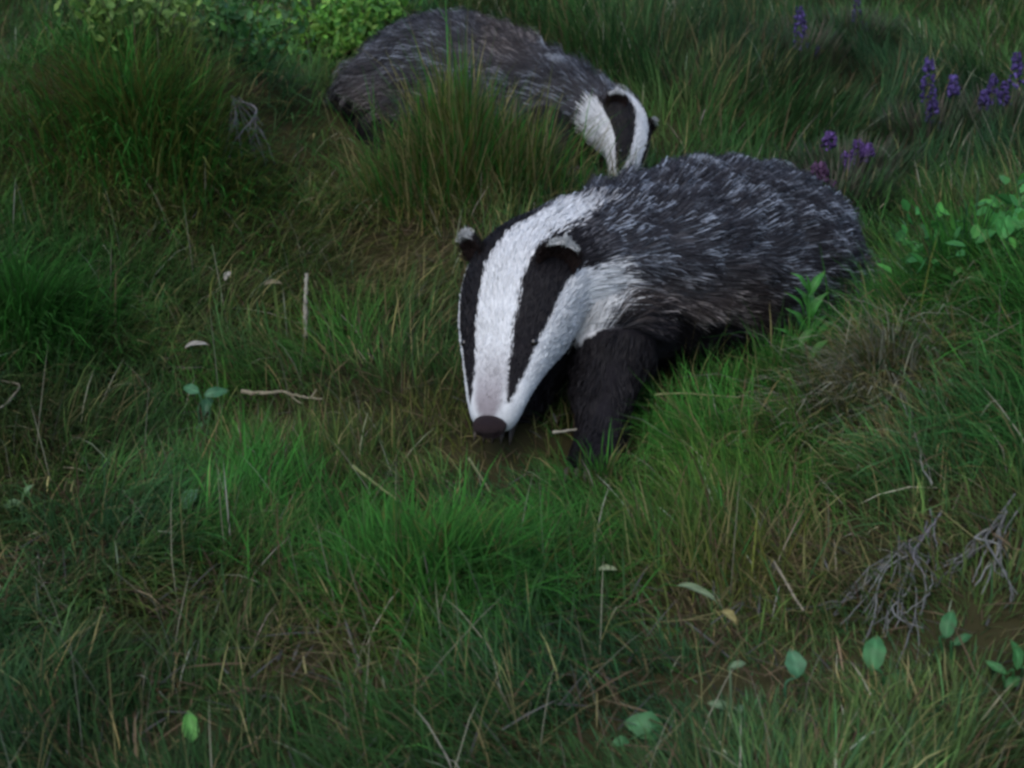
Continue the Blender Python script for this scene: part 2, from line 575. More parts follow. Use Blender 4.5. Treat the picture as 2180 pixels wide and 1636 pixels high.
    # --- nose pad with two nostrils and the mouth line below it
    i0 = 2
    fwd, up_, lat = -T[i0], n[i0], Lt[i0]
    bm = bmesh.new(); bmesh.ops.create_uvsphere(bm, u_segments=28, v_segments=18, radius=1)
    pc = cen[0] + fwd * -.001
    for v in bm.verts:
        x, y, z = v.co
        k = 1.0 - .22 * max(0, -z)
        rx, ry, rz = x * .0172 * k, y * .0115, z * .0130
        for sx in (-1, 1):
            dd = math.hypot(x - .42 * sx, (z + .12) * .9)
            if y > 0 and dd < .26:
                ry -= .0055 * (1 - (dd / .26) ** 2)
        if y > 0 and abs(x) < .09 and z < .3:
            ry -= .0015
        v.co = Vector(pc + lat * rx + fwd * (ry + .003) + up_ * rz)
    e = bpy.data.meshes.new('nose'); bm.to_mesh(e); bm.free(); e.materials.append(M_NOSE)
    e.polygons.foreach_set('use_smooth', [True] * len(e.polygons))
    no = bpy.data.objects.new('nose', e); col.objects.link(no); no.parent = root
    no.matrix_parent_inverse = root.matrix_world.inverted()
    # --- claws on each paw
    for pts, rad in legs:
        tip = at(*pts[-1]); prev = at(*pts[-2])
        f = tip - prev; f[2] = 0; f = norm(f)
        sd = norm(np.cross(f, (0, 0, 1)))
        for k in range(5):
            o_ = (k - 2) * .009
            b0 = tip + sd * o_ + f * rad[-1] * .75
            pth = [b0, b0 + f * .010 + np.array((0, 0, .002)), b0 + f * .019 + np.array((0, 0, -.004)), b0 + f * .024 + np.array((0, 0, -.011))]
            vv, ff = tube_rings(pth, (.0035, .0032, .0022, .0006), 6)
            mesh_obj('claw', vv, ff, M_CLAW, root, None, True)
    tag(root, label, 'badger', 'badgers feeding in the grass')
    return root, bv, co


FRONT = [
    ((1033, 897, 1.197), (-.36, .30, .88), (.018, .013, .015)),
    ((1035, 872, 1.199), (-.37, .28, .88), (.0255, .018, .025)),
    ((1040, 822, 1.202), (-.39, .26, .88), (.033, .020, .031)),
    ((1046, 745, 1.207), (-.41, .25, .88), (.043, .028, .049)),
    ((1053, 668, 1.214), (-.42, .27, .87), (.055, .037, .068)),
    ((1068, 592, 1.226), (-.41, .34, .85), (.061, .043, .076)),
    ((1100, 528, 1.243), (-.36, .50, .79), (.064, .047, .078)),
    ((1152, 477, 1.266), (-.30, .70, .62), (.069, .052, .080)),
    ((1222, 432, 1.300), (-.24, .88, .42), (.084, .064, .086)),
    ((1318, 395, 1.345), (-.16, .95, .28), (.108, .082, .108)),
    ((1440, 365, 1.400), (-.06, .97, .24), (.128, .096, .122)),
    ((1570, 355, 1.455), (.04, .97, .24), (.138, .102, .128)),
    ((1665, 386, 1.510), (.22, .93, .24), (.126, .100, .122)),
    ((1728, 462, 1.550), (.60, .72, .20), (.102, .085, .100)),
    ((1752, 556, 1.575), (.85, .40, .10), (.070, .055, .060)),
    ((1757, 640, 1.590), (.95, .20, .05), (.030, .025, .025)),
    ((1755, 700, 1.595), (.97, .10, .05), (.014, .012, .012)),
]
FRONT_LEGS = [
    ([(1350, 600, 1.345), (1318, 720, 1.300), (1288, 830, 1.270), (1276, 925, 1.235), (1268, 975, 1.215), (1258, 990, 1.190)], (.056, .045, .031, .024, .024, .019)),
    ([(1200, 600, 1.375), (1165, 690, 1.350), (1120, 780, 1.330), (1085, 850, 1.320), (1075, 880, 1.310), (1066, 890, 1.290)], (.058, .050, .040, .032, .030, .024)),
    ([(1720, 590, 1.500), (1690, 680, 1.470), (1720, 755, 1.490), (1735, 795, 1.500), (1715, 810, 1.480), (1690, 815, 1.455)], (.078, .066, .042, .032, .030, .024)),
    ([(1640, 560, 1.580), (1610, 640, 1.560), (1630, 710, 1.580), (1640, 745, 1.590), (1620, 755, 1.570), (1600, 760, 1.545)], (.074, .060, .042, .032, .030, .024)),
]
REAR = [
    ((1322, 392, 1.925), (.62, .15, .72), (.011, .009, .011)),
    ((1332, 377, 1.925), (.62, .20, .72), (.019, .014, .019)),
    ((1347, 349, 1.928), (.66, .24, .68), (.026, .019, .024)),
    ((1362, 310, 1.935), (.72, .28, .60), (.036, .026, .036)),
    ((1368, 274, 1.947), (.74, .34, .54), (.045, .034, .048)),
    ((1362, 240, 1.964), (.70, .52, .45), (.050, .040, .054)),
    ((1340, 210, 1.985), (.58, .72, .32), (.054, .043, .058)),
    ((1305, 185, 2.005), (.46, .85, .22), (.058, .046, .062)),
    ((1255, 155, 2.025), (.40, .90, .16), (.076, .058, .078)),
    ((1180, 112, 2.055), (.32, .94, .12), (.098, .075, .100)),
    ((1075, 62, 2.090), (.18, .98, .10), (.122, .092, .115)),
    ((955, 38, 2.125), (-.02, .99, .10), (.135, .100, .122)),
    ((835, 72, 2.155), (-.42, .90, .10), (.132, .100, .120)),
    ((752, 140, 2.175), (-.78, .62, .10), (.112, .088, .105)),
    ((712, 222, 2.185), (-.95, .30, .08), (.075, .060, .070)),
    ((700, 290, 2.190), (-.98, .15, .05), (.030, .025, .025)),
    ((702, 330, 2.190), (-.98, .10, .05), (.014, .012, .012)),
]
REAR_LEGS = [
    ([(1170, 190, 2.03), (1165, 240, 2.01), (1170, 290, 1.99), (1178, 335, 1.97), (1185, 352, 1.96), (1195, 356, 1.94)], (.058, .050, .040, .032, .030, .024)),
    ([(1190, 170, 2.14), (1200, 220, 2.13), (1215, 270, 2.12), (1225, 305, 2.10), (1232, 322, 2.09), (1245, 325, 2.07)], (.056, .048, .040, .032, .030, .024)),
    ([(800, 190, 2.12), (830, 250, 2.08), (800, 300, 2.09), (790, 328, 2.09), (805, 338, 2.07), (825, 342, 2.05)], (.075, .062, .042, .032, .030, .024)),
    ([(820, 180, 2.24), (850, 230, 2.22), (825, 275, 2.23), (815, 298, 2.23), (830, 308, 2.21), (848, 310, 2.19)], (.070, .058, .042, .032, .030, .024)),
]
fb, fb_bvh, fb_co = badger(FRONT, FRONT_LEGS, [(.164, -.92, .032, .45, .10), (.160, .80, .034, .42, .05)],
       'badger with head lowered to the camera side, dark front leg planted in the grass', 170000, 62000, hit(1400, 860), 1.0, 3, 1.03, [(1478, 372, 1.40, .020), (1575, 420, 1.40, .010), (1640, 360, 1.47, .014)])
rb, rb_bvh, rb_co = badger(REAR, REAR_LEGS, [(.195, -.95, .026, .45, .10), (.195, .95, .026, .30, .10)],
       'badger standing behind tall grass, snout hidden behind the other badger\'s back', 55000, 30000, hit(1000, 330), .75, 5, 1.55, [(1170, 125, 2.03, .018), (1195, 150, 2.0, .016)], 1.22)


# ------------------------------------------------------------------ grass
def blades(root, L, az, lean, curl, W, colr, rgx, nseg=3):
    """ribbons that rise from root, lean by angle lean towards az and arch over. 3 segments each"""
    n = len(root)
    h = np.stack((np.cos(az), np.sin(az), np.zeros(n)), 1)
    up = np.array((0, 0, 1.0))
    sdv = np.stack((-np.sin(az), np.cos(az), np.zeros(n)), 1)
    tw = rgx.normal(size=n) * .5
    sdv = sdv * np.cos(tw)[:, None] + (h * .8 + up * .2) * np.sin(tw)[:, None]
    pts = [root]
    ang = lean.copy(); p = root
    fr = (.42, .33, .25)
    for k in range(3):
        a = np.minimum(ang, 2.0)
        d = h * np.sin(a)[:, None] + up * np.cos(a)[:, None]
        p = p + d * (L * fr[k])[:, None]
        ang = ang + curl
        pts.append(p)
    w = sdv * (W * .5)[:, None]
    V = np.stack((pts[0] - w * .8, pts[0] + w * .8, pts[1] - w, pts[1] + w, pts[2] - w * .75, pts[2] + w * .75, pts[3]), 1).reshape(-1, 3)
    b = np.arange(n)[:, None] * 7
    loops = np.concatenate((b + np.array((0, 1, 3, 2)), b + np.array((2, 3, 5, 4)), b + np.array((4, 5, 6))), 1).ravel()
    tot = np.tile((4, 4, 3), n)
    C = np.repeat(colr, 7, axis=0)
    return V, loops, tot, C, pts


PATCH = []   # world-anchored patches of different sward: x, y, radius x, radius y, kind, strength


def patch(u, v, ru, rv, kind, k=1.0):
    q = hit(u, v); q1 = hit(u, v - rv)
    d = np.dot(q - ORG, AX_F)
    PATCH.append((q[0], q[1], ru / FPX * d, max(abs(q1[1] - q[1]), .03), kind, k))


for a in ((1560, 130, 260, 90, 'tall'), (1950, 260, 230, 150, 'tall'), (1350, 100, 150, 80, 'tall'), (330, 190, 170, 90, 'bright'), (80, 690, 140, 90, 'bright'), (1500, 1020, 260, 140, 'bright'), (900, 1250, 200, 110, 'bright'),
          (1720, 1010, 130, 120, 'bright'), (2020, 650, 160, 110, 'bright'), (560, 1130, 160, 70, 'bright'), (720, 740, 100, 60, 'bright'),
          (960, 1340, 150, 70, 'bright'), (1150, 1200, 160, 80, 'bright'), (480, 860, 120, 70, 'bright'), (870, 240, 130, 110, 'bright'),
          (1300, 90, 120, 60, 'bright'), (1500, 280, 160, 50, 'bright'),
          (300, 340, 200, 80, 'olive'), (520, 440, 220, 90, 'olive'), (330, 770, 130, 60, 'olive'), (850, 500, 220, 130, 'olive', 1.1), (930, 440, 150, 90, 'straw', .6), (330, 420, 250, 90, 'olive'),
          (1020, 330, 150, 70, 'straw'), (740, 420, 120, 60, 'olive'), (700, 1400, 200, 60, 'olive'), (1900, 850, 120, 80, 'straw', 1.2),
          (1930, 960, 100, 60, 'straw'), (820, 600, 90, 40, 'straw'), (1600, 1290, 200, 60, 'olive'), (870, 900, 130, 50, 'olive'),
          (1780, 1200, 110, 60, 'straw'), (550, 700, 160, 50, 'olive'), (1150, 880, 60, 60, 'straw'), (350, 1300, 180, 70, 'olive'),
          (640, 925, 110, 35, 'bare'), (1090, 1090, 80, 30, 'bare', .8), (600, 360, 40, 40, 'bare', .5), (1050, 960, 90, 40, 'olive'),
          (1470, 1330, 70, 30, 'bare', .7), (640, 1440, 70, 25, 'bare'), (1740, 190, 60, 50, 'bare'), (1560, 1500, 70, 40, 'bare', .7),
          (330, 1010, 60, 30, 'bare'), (1240, 980, 50, 25, 'olive'), (2060, 1170, 60, 40, 'bare', .6), (40, 1230, 80, 50, 'bare')):
    patch(*a)


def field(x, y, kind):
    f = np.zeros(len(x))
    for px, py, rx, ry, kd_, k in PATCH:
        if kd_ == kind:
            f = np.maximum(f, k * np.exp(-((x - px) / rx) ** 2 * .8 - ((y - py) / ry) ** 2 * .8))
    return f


G_DARK = np.array((.024, .052, .018)); G_MID = np.array((.036, .094, .022)); G_BRIGHT = np.array((.035, .140, .022))
G_BLUE = np.array((.034, .086, .036)); G_OLIVE = np.array((.080, .096, .022)); G_STRAW = np.array((.165, .150, .065))
G_BROWN = np.array((.075, .055, .032)); G_PALE = np.array((.26, .26, .19))


def grass_colour(x, y, r):
    n = len(x)
    n1 = fbm(x * 3.1, y * 3.1, 41, 3); n2 = fbm(x * 5.3 + 9, y * 5.3, 43, 3)
    c = G_DARK + (G_MID - G_DARK) * smooth01(n1, .3, .65)[:, None]
    c = c + (G_BLUE - c) * (smooth01(n2, .48, .72) * .8)[:, None]
    br = np.clip(field(x, y, 'bright') + .25 * r.normal(size=n) * .5, 0, 1); c = c + (G_BRIGHT - c) * br[:, None]
    ol = np.clip(field(x, y, 'olive') * .9 + .5 * smooth01(fbm(x * 4.2, y * 4.2 + 7, 47, 2), .52, .75), 0, 1); c = c + (G_OLIVE - c) * (ol * (r.random(n) < .85))[:, None]
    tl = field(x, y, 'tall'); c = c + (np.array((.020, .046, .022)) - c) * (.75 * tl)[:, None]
    st = field(x, y, 'straw'); m = r.random(n) < st * .65 + .045 + .08 * ol
    c[m] = G_STRAW
    m = r.random(n) < .05 + .25 * field(x, y, 'bare') + .05 * ol; c[m] = G_BROWN
    m = r.random(n) < .010 + .03 * st; c[m] = G_PALE
    c = c * np.exp(.8 * (noise(x * 16, y * 16, 91) - .5) + .5 * (noise(x * 5, y * 5, 93) - .5))[:, None]
    c = c * np.exp(r.normal(size=(n, 1)) * .30) * np.exp(r.normal(size=(n, 3)) * .07)
    return c


def inside(pts, bvh, co, margin):
    lo, hi = co.min(0) - margin, co.max(0) + margin
    bad = np.zeros(len(pts), bool)
    cand = np.nonzero(np.all((pts > lo) & (pts < hi), axis=1))[0]
    for i in cand:
        loc, nr, _, dist = bvh.find_nearest(Vector(pts[i]))
        if dist < margin or (Vector(pts[i]) - loc).dot(nr) < 0:
            bad[i] = True
    return bad


def clear_of_badgers(pts, keep, m=.012):
    for bvh, co in ((fb_bvh, fb_co), (rb_bvh, rb_co)):
        for q in (pts[0] * .5 + pts[1] * .5, pts[1], pts[2], pts[3]):
            i = np.nonzero(keep)[0]
            keep[i[inside(q[i], bvh, co, m)]] = False
    return keep


# sight lines to the faces that the photograph keeps clear: the sward is short there
NOSE = at(1035, 905, 1.197)


def sward(N, y0, y1, seed, kind):
    r = np.random.default_rng(seed)
    y = y0 * (y1 / y0) ** r.random(N)
    x = (r.random(N) * 2 - 1) * (.46 * y + .28)
    z = height(x, y)
    bare = field(x, y, 'bare')
    tuft = fbm(x * 15, y * 15, 61, 2)
    keep = (r.random(N) > bare * .62) & (r.random(N) < .35 + 1.1 * smooth01(tuft, .25, .65))
    x, y, z, tuft, bare = x[keep], y[keep], z[keep], tuft[keep], bare[keep]
    n = len(x)
    br = field(x, y, 'bright'); ol = field(x, y, 'olive')
    flow = 2 * math.pi * (fbm(x * 1.9, y * 1.9, 71, 2) * 2.2) + 1.2 * (noise(x * 11, y * 11, 73) - .5) * 2
    az = flow + r.normal(size=n) * .75
    lean = np.clip(.85 + .35 * ol - .05 * br + .36 * r.normal(size=n), .05, 1.5)
    curl = np.clip(.32 + .20 * r.normal(size=n), 0, .9)
    L = (.035 + .065 * tuft) * (.55 + .8 * r.random(n)) * (1 + .25 * br)
    tall = field(x, y, 'tall')
    L = L * (1 - .6 * bare) * (1 + .45 * tall); lean = lean * (1 - .6 * tall); curl = curl * (1 - .5 * tall)
    L = L * np.interp(y, (.5, .8, 1.6, 2.5, 5), (.62, .85, 1.05, 1.15, 1.6))
    # grazed short round the nose and forefoot
    for (u, v, rad, amt) in ((1035, 960, .08, .42), (1035, 1060, .07, .25), (1180, 900, .05, .3), (930, 900, .08, .3), (1260, 1040, .07, .22), (1330, 960, .06, .15), (1250, 1100, .06, .2), (1400, 850, .08, .5), (1520, 840, .07, .45),
            (760, 350, .09, .4), (1220, 370, .10, .6), (1862, 1430, .05, .6), (1690, 1460, .05, .6), (2020, 1380, .05, .6), (405, 1590, .04, .6), (1372, 1580, .05, .6),
            (1850, 1280, .06, .25), (2070, 1210, .06, .2), (600, 930, .06, .4), (405, 1090, .03, .5), (430, 860, .05, .5), (1560, 1450, .05, .5),
            (1980, 330, .12, .4), (2140, 300, .12, .4), (1800, 420, .12, .4)):
        q = hit(u, v); L = L * (1 - amt * np.exp(-((x - q[0]) ** 2 + (y - q[1]) ** 2) / rad ** 2))
    W = (.0008 + .0008 * r.random(n)) * np.interp(y, (.5, 1.2, 2.5, 6, 12), (.9, 1, 1.5, 2.6, 4))
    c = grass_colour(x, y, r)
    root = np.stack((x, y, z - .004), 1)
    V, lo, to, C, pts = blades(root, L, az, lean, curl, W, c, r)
    kp = clear_of_badgers(pts, np.ones(n, bool))
    i = np.nonzero(kp)[0]
    return blades(root[i], L[i], az[i], lean[i], curl[i], W[i], c[i], r)



V, lo, to, C, _ = sward(380000, .42, 9.0, 101, 'green')
gr = mesh_np('grass', V, lo, to, M_GRASS, C)
tag(gr, 'short rough green and olive grass covering the slope', 'grass', kind='stuff')

# flat litter of dead grass and leaf scraps between the tufts
r = np.random.default_rng(202)
N = 36000
y = .45 * (4.5 / .45) ** r.random(N); x = (r.random(N) * 2 - 1) * (.46 * y + .25)
kp = r.random(N) < .22 + .7 * field(x, y, 'bare') + .3 * field(x, y, 'olive')
x, y = x[kp], y[kp]; n = len(x)
cc = np.where((r.random(n) < .5)[:, None], G_BROWN, np.where((r.random(n) < .6)[:, None], G_STRAW * .5, np.array((.055, .055, .050))))
cc = cc * np.exp(r.normal(size=(n, 1)) * .35)
root = np.stack((x, y, height(x, y) + .004 + .012 * r.random(n)), 1)
LB = (root, .012 + .04 * r.random(n), 2 * math.pi * r.random(n), np.clip(1.35 + .15 * r.normal(size=n), .9, 1.6), .10 * r.random(n), .0009 + .0016 * r.random(n) ** 2, cc)
_, _, _, _, pts = blades(*LB, r)
i = np.nonzero(clear_of_badgers(pts, np.ones(n, bool), .006))[0]
V, lo, to, C, _ = blades(*[q[i] for q in LB], r)
tag(mesh_np('grass_litter', V, lo, to, M_STRAW, C), 'brown dead grass and leaf scraps lying between the tufts', 'litter', kind='stuff')

# thin pale flowering stalks standing through the grass
N = 1900
y = .5 * (5 / .5) ** r.random(N); x = (r.random(N) * 2 - 1) * (.45 * y + .2)
kp = fbm(x * 4 + 3, y * 4, 81, 2) > .42; x, y = x[kp], y[kp]; n = len(x)
cc = np.where((r.random(n) < .6)[:, None], G_STRAW * .8, G_PALE * .6) * np.exp(r.normal(size=(n, 1)) * .25)
LB = (np.stack((x, y, height(x, y)), 1), (.07 + .08 * r.random(n)) * np.interp(y, (.5, 1.2, 2.5), (.7, .9, 1.4)), 2 * math.pi * r.random(n), np.abs(.35 + .35 * r.normal(size=n)), .15 + .12 * r.normal(size=n), .0008 * np.interp(y, (.5, 1.5, 4), (.7, 1, 2)), cc)
_, _, _, _, pts = blades(*LB, r)
kp = clear_of_badgers(pts, np.ones(n, bool))
for (u, v, rad) in ((1035, 980, .12), (1100, 1050, .12), (1200, 950, .1)):
    q = hit(u, v); kp &= (x - q[0]) ** 2 + (y - q[1]) ** 2 > rad ** 2
i = np.nonzero(kp)[0]
V, lo, to, C, _ = blades(*[q[i] for q in LB], r)
tag(mesh_np('dry_grass_stalks', V, lo, to, M_STRAW, C), 'thin pale dry stalks scattered through the green grass', 'grass', kind='stuff')


# ------------------------------------------------------------------ tussocks that stand out
def tussock(u, v, rx, ry, N, Lr, lean, curl, colours, weights, label, seed, W=(.0010, .0009), out=1.0, wind=None, group=None):
    r = np.random.default_rng(seed)
    q = hit(u, v)
    a = 2 * math.pi * r.random(N); k = np.clip(np.abs(r.normal(size=N)) * .62, 0, 1.6)
    k = k * (.7 + .6 * noise(np.cos(a) * 2 + seed, np.sin(a) * 2, seed))
    dx, dy = np.cos(a) * k * rx, np.sin(a) * k * ry
    x, y = q[0] + dx, q[1] + dy
    az = np.arctan2(dy / ry, dx / rx) + r.normal(size=N) * .8
    if wind is not None:
        vx, vy = np.cos(az) * out + math.cos(wind) * .9, np.sin(az) * out + math.sin(wind) * .9
        az = np.arctan2(vy, vx) + r.normal(size=N) * .25
    L = Lr[0] + (Lr[1] - Lr[0]) * r.random(N)
    L = L * np.clip(1 - .35 * k, .3, 1) * (.65 + .7 * noise(x * 28, y * 28, seed + 1)) * np.exp(.2 * r.normal(size=N))
    ci = r.choice(len(colours), N, p=np.array(weights) / sum(weights))
    c = np.array(colours)[ci] * np.exp(r.normal(size=(N, 1)) * .25)
    LB = (np.stack((x, y, height(x, y) - .004), 1), L, az, np.clip(lean + .55 * k * out + .28 * r.normal(size=N), 0, 1.4), np.clip(curl + .12 * r.normal(size=N), 0, 1), (W[0] + W[1] * r.random(N)) * max(1, q[1] / 1.4), c)
    _, _, _, _, pts = blades(*LB, r)
    i = np.nonzero(clear_of_badgers(pts, np.ones(N, bool)))[0]
    V, lo, to, C, _ = blades(*[z[i] for z in LB], r)
    base = V * 1.0; base -= q
    o = mesh_np('grass_tussock', base, lo, to, M_GRASS, C)
    o.location = tuple(q)
    return tag(o, label, 'grass tussock', group)


tussock(300, 290, .26, .20, 4600, (.08, .14), .35, .42, (G_BRIGHT, G_MID, G_OLIVE), (4, 2, 5), 'large bushy bright green grass tussock on the hummock beside grey dead stalks', 301, wind=-1.2)
tussock(990, 410, .16, .09, 3000, (.11, .195), .05, .16, (G_MID, G_BRIGHT, G_OLIVE, G_STRAW), (3, 3, 3, 4), 'tall upright grass tussock in front of the rear badger\'s belly', 302)
tussock(1890, 830, .11, .10, 2600, (.06, .11), .35, .45, (G_STRAW, G_PALE * .8, G_OLIVE, G_BLUE), (3, 6, 1.5, 1.5), 'bleached straw coloured tussock on top of the bank', 303, wind=-1.8)
tussock(930, 1270, .13, .08, 2600, (.06, .105), .25, .40, (G_BRIGHT, G_MID, G_OLIVE), (6, 2, 1), 'fine bright green tussock arching over the trampled hollow below the badger\'s nose', 304, wind=.6)
tussock(70, 720, .11, .10, 2200, (.08, .13), .3, .45, (G_BRIGHT * .9, G_MID), (4, 3), 'deep green rounded tussock with drooping blades on a small hummock', 305, wind=-1.0)
tussock(1650, 870, .08, .05, 1100, (.05, .10), .1, .25, (G_BRIGHT, G_MID, G_STRAW), (5, 3, 1.2), 'green tussock reaching up against the front badger\'s hind leg', 306)
tussock(1450, 890, .12, .04, 450, (.05, .10), .15, .25, (G_MID, G_STRAW, G_OLIVE), (3, 2, 2), 'thin mixed straw and green tussock under the front badger\'s belly', 307)
tussock(1275, 1050, .07, .02, 500, (.025, .05), .25, .35, (G_BRIGHT, G_MID, G_STRAW, G_OLIVE), (4, 3, 1.5, 2), 'low green tussock hiding the front badger\'s planted paw', 309)
tussock(2060, 640, .14, .10, 2400, (.07, .13), .2, .35, (G_BRIGHT * 1.1, G_BRIGHT, G_BLUE), (4, 3, 2), 'vivid green leafy tussock on the bank behind the bleached tussock', 308)


# ------------------------------------------------------------------ leaves, sprigs, seedlings
def leaf_mesh(c, axis, nrm, L, W, bend=.15, fold=.18, tipk=1.0):
    """pointed oval leaf: folded midrib, wavy margin, raised side veins"""
    sd = np.cross(axis, nrm)
    vs, fs = [], []
    m = 13; ph = (abs(c[0]) * 977 + abs(c[2]) * 431) % 6.28
    for i in range(m):
        t = i / (m - 1)
        k = max(.03, math.sin(math.pi * t ** .82) ** .8 * (1.0 - .10 * t))
        b = -nrm * bend * L * (2 * t - 1) ** 2 * .5 + nrm * .02 * L * math.sin(9 * t + ph)
        for x in (-1, -.66, -.33, -.06, .06, .33, .66, 1):
            kk = k * (1 + .06 * math.sin(17 * t + ph + 2 * (x > 0)) * (abs(x) > .9))
            vein = .018 * W * math.cos(6.28 * (t * 6 - abs(x) * 1.2)) * (.1 < abs(x) < .9)
            vs.append(c + axis * L * (t - .5) + sd * x * kk * W * .5 + nrm * (fold * W * abs(x) ** 1.3 * k * .5 + vein + .02 * W * math.sin(5 * x + 7 * t + ph)) + b)
    for i in range(m - 1):
        for k in range(7):
            a = i * 8 + k
            fs.append((a, a + 1, a + 9, a + 8))
    return vs, fs


def leaf_cols(vs, colour, rr):
    """paler midrib, uneven blade, a browned spot or margin"""
    colour = np.array(colour)
    out = []
    ph = rr.uniform(0, 6)
    for i in range(len(vs)):
        k = i % 8; r_ = i // 8
        f = 1 + .16 * math.sin(r_ * 1.1 + k * .8 + ph) + rr.uniform(-.07, .07)
        q = colour * f
        if k in (3, 4):
            q = q * 1.25 + .012
        if r_ >= 11 and rr.random() < .5:
            q = q * .5 + np.array((.05, .035, .012))
        out.append(q)
    return np.array(out)


def tube(path, r0, r1, n=12, seg=6):
    p = catmull(np.asarray(path, float), n) if len(path) > 2 else np.linspace(path[0], path[1], n)
    return tube_rings(p, np.linspace(r0, r1, n), seg)


def seedling(name, label, cat, base, leaves, colour, group=None, lift=.012):
    """base pixel on the ground, then leaves as (u, v, length px, width px, angle deg)"""
    q = hit(*base); d0 = float(np.dot(q - ORG, AX_F))
    root = empty(name, q)
    rr = random.Random(int(base[0] * 7 + base[1]))
    for (u, v, lp, wp, ang) in leaves:
        g_ = hit(u, v); dg_ = float(np.dot(g_ - ORG, AX_F))
        d = min(d0, dg_ - lift)
        c = at(u, v, d)
        sc_ = d / FPX
        a = R(ang)
        nrm = vec(rr.uniform(-.35, .35), rr.uniform(.35, .75), .75)
        ax = math.cos(a) * AX_R + math.sin(a) * AX_U; ax = norm(ax - nrm * np.dot(ax, nrm))
        L, W = lp * sc_ * .85, wp * sc_ * .82
        vv, ff = leaf_mesh(c, ax, nrm, L, W, rr.uniform(.1, .4), rr.uniform(.1, .3))
        k = rr.uniform(.65, .95)
        lf = mesh_obj('leaf', vv, ff, M_LEAF, root, leaf_cols(vv, np.array(colour) * k, rr), True)
        lb = c - ax * L * .5
        mid_ = (q + lb) / 2 + np.array((rr.uniform(-.01, .01), 0, .008))
        sv, sf = tube([q - np.array((0, 0, .01)), mid_, lb], .0011, .0006)
        mesh_obj('stem', sv, sf, M_LEAF, root, np.tile(np.array(colour) * .7, (len(sv), 1)), True)
    return tag(root, label, cat, group)


LG, LB_, LY = (.055, .19, .065), (.06, .24, .03), (.11, .20, .035)
seedling('broadleaf_seedling', 'seedling with one large oval green leaf above a narrow one below the splayed grey stems', 'seedling', (1890, 1500),
         [(1862, 1385, 100, 60, 84), (1905, 1440, 85, 26, 40), (1862, 1480, 70, 30, 150)], LG)
seedling('broadleaf_seedling', 'seedling holding a single round bluish green leaf on a pale stalk', 'seedling', (1688, 1530),
         [(1692, 1410, 74, 56, 100)], (.06, .18, .085))
seedling('broadleaf_seedling', 'seedling with two dark green pointed leaves at the foot of the bank', 'seedling', (2030, 1420),
         [(2020, 1325, 82, 42, 80), (2050, 1360, 60, 26, 35)], (.04, .15, .05))
seedling('broadleaf_seedling', 'seedling with a broad low leaf lying almost flat in the grass', 'seedling', (1380, 1600),
         [(1372, 1545, 105, 75, 165), (1320, 1580, 50, 30, 200)], (.05, .17, .06))
seedling('broadleaf_seedling', 'pale mint green heart shaped leaf standing alone in the grass', 'seedling', (400, 1130),
         [(404, 1060, 62, 54, 75)], (.11, .26, .13))
seedling('broadleaf_seedling', 'upright light green spoon shaped leaf standing alone in the grass', 'seedling', (405, 1625),
         [(405, 1545, 88, 46, 92)], (.09, .27, .05))
seedling('broadleaf_seedling', 'small plant of four mint green leaves below a curled white dead leaf', 'seedling', (435, 930),
         [(405, 828, 60, 28, 150), (462, 835, 64, 30, 20), (440, 862, 60, 30, 260), (430, 905, 50, 24, 70)], (.06, .18, .085))
seedling('broadleaf_seedling', 'small plant of thin stalks with three tiny pale leaves beside an ochre leaf', 'seedling', (1560, 1590),
         [(1572, 1415, 46, 22, 20), (1530, 1500, 58, 26, 170), (1575, 1510, 40, 18, 60)], (.12, .20, .10))
seedling('broadleaf_seedling', 'small pale leaf at the edge of the dark hollow', 'seedling', (40, 1130),
         [(28, 1072, 50, 26, 10), (60, 1040, 34, 18, 60)], (.12, .22, .10))
seedling('broadleaf_seedling', 'green plant with several pointed leaves on the side of the bank', 'seedling', (2150, 1470),
         [(2165, 1390, 80, 36, 80), (2120, 1420, 60, 24, 140), (2160, 1450, 60, 30, 30)], (.04, .16, .045))
seedling('broadleaf_seedling', 'cluster of soft vivid green leaves on the bank above the bleached tussock', 'seedling', (2130, 640),
         [(2140, 480, 90, 50, 70), (2165, 540, 80, 46, 110), (2085, 590, 85, 42, 30), (2120, 540, 70, 40, 150), (2160, 600, 70, 44, 60), (2060, 630, 60, 30, 130), (2100, 500, 70, 38, 40), (2170, 470, 60, 40, 100)], (.05, .24, .05), lift=.05)
seedling('broadleaf_seedling', 'tiny bright green plant among short olive grass', 'seedling', (310, 1180),
         [(300, 1150, 44, 16, 120), (325, 1145, 46, 16, 60), (312, 1165, 40, 14, 90)], (.10, .24, .03))


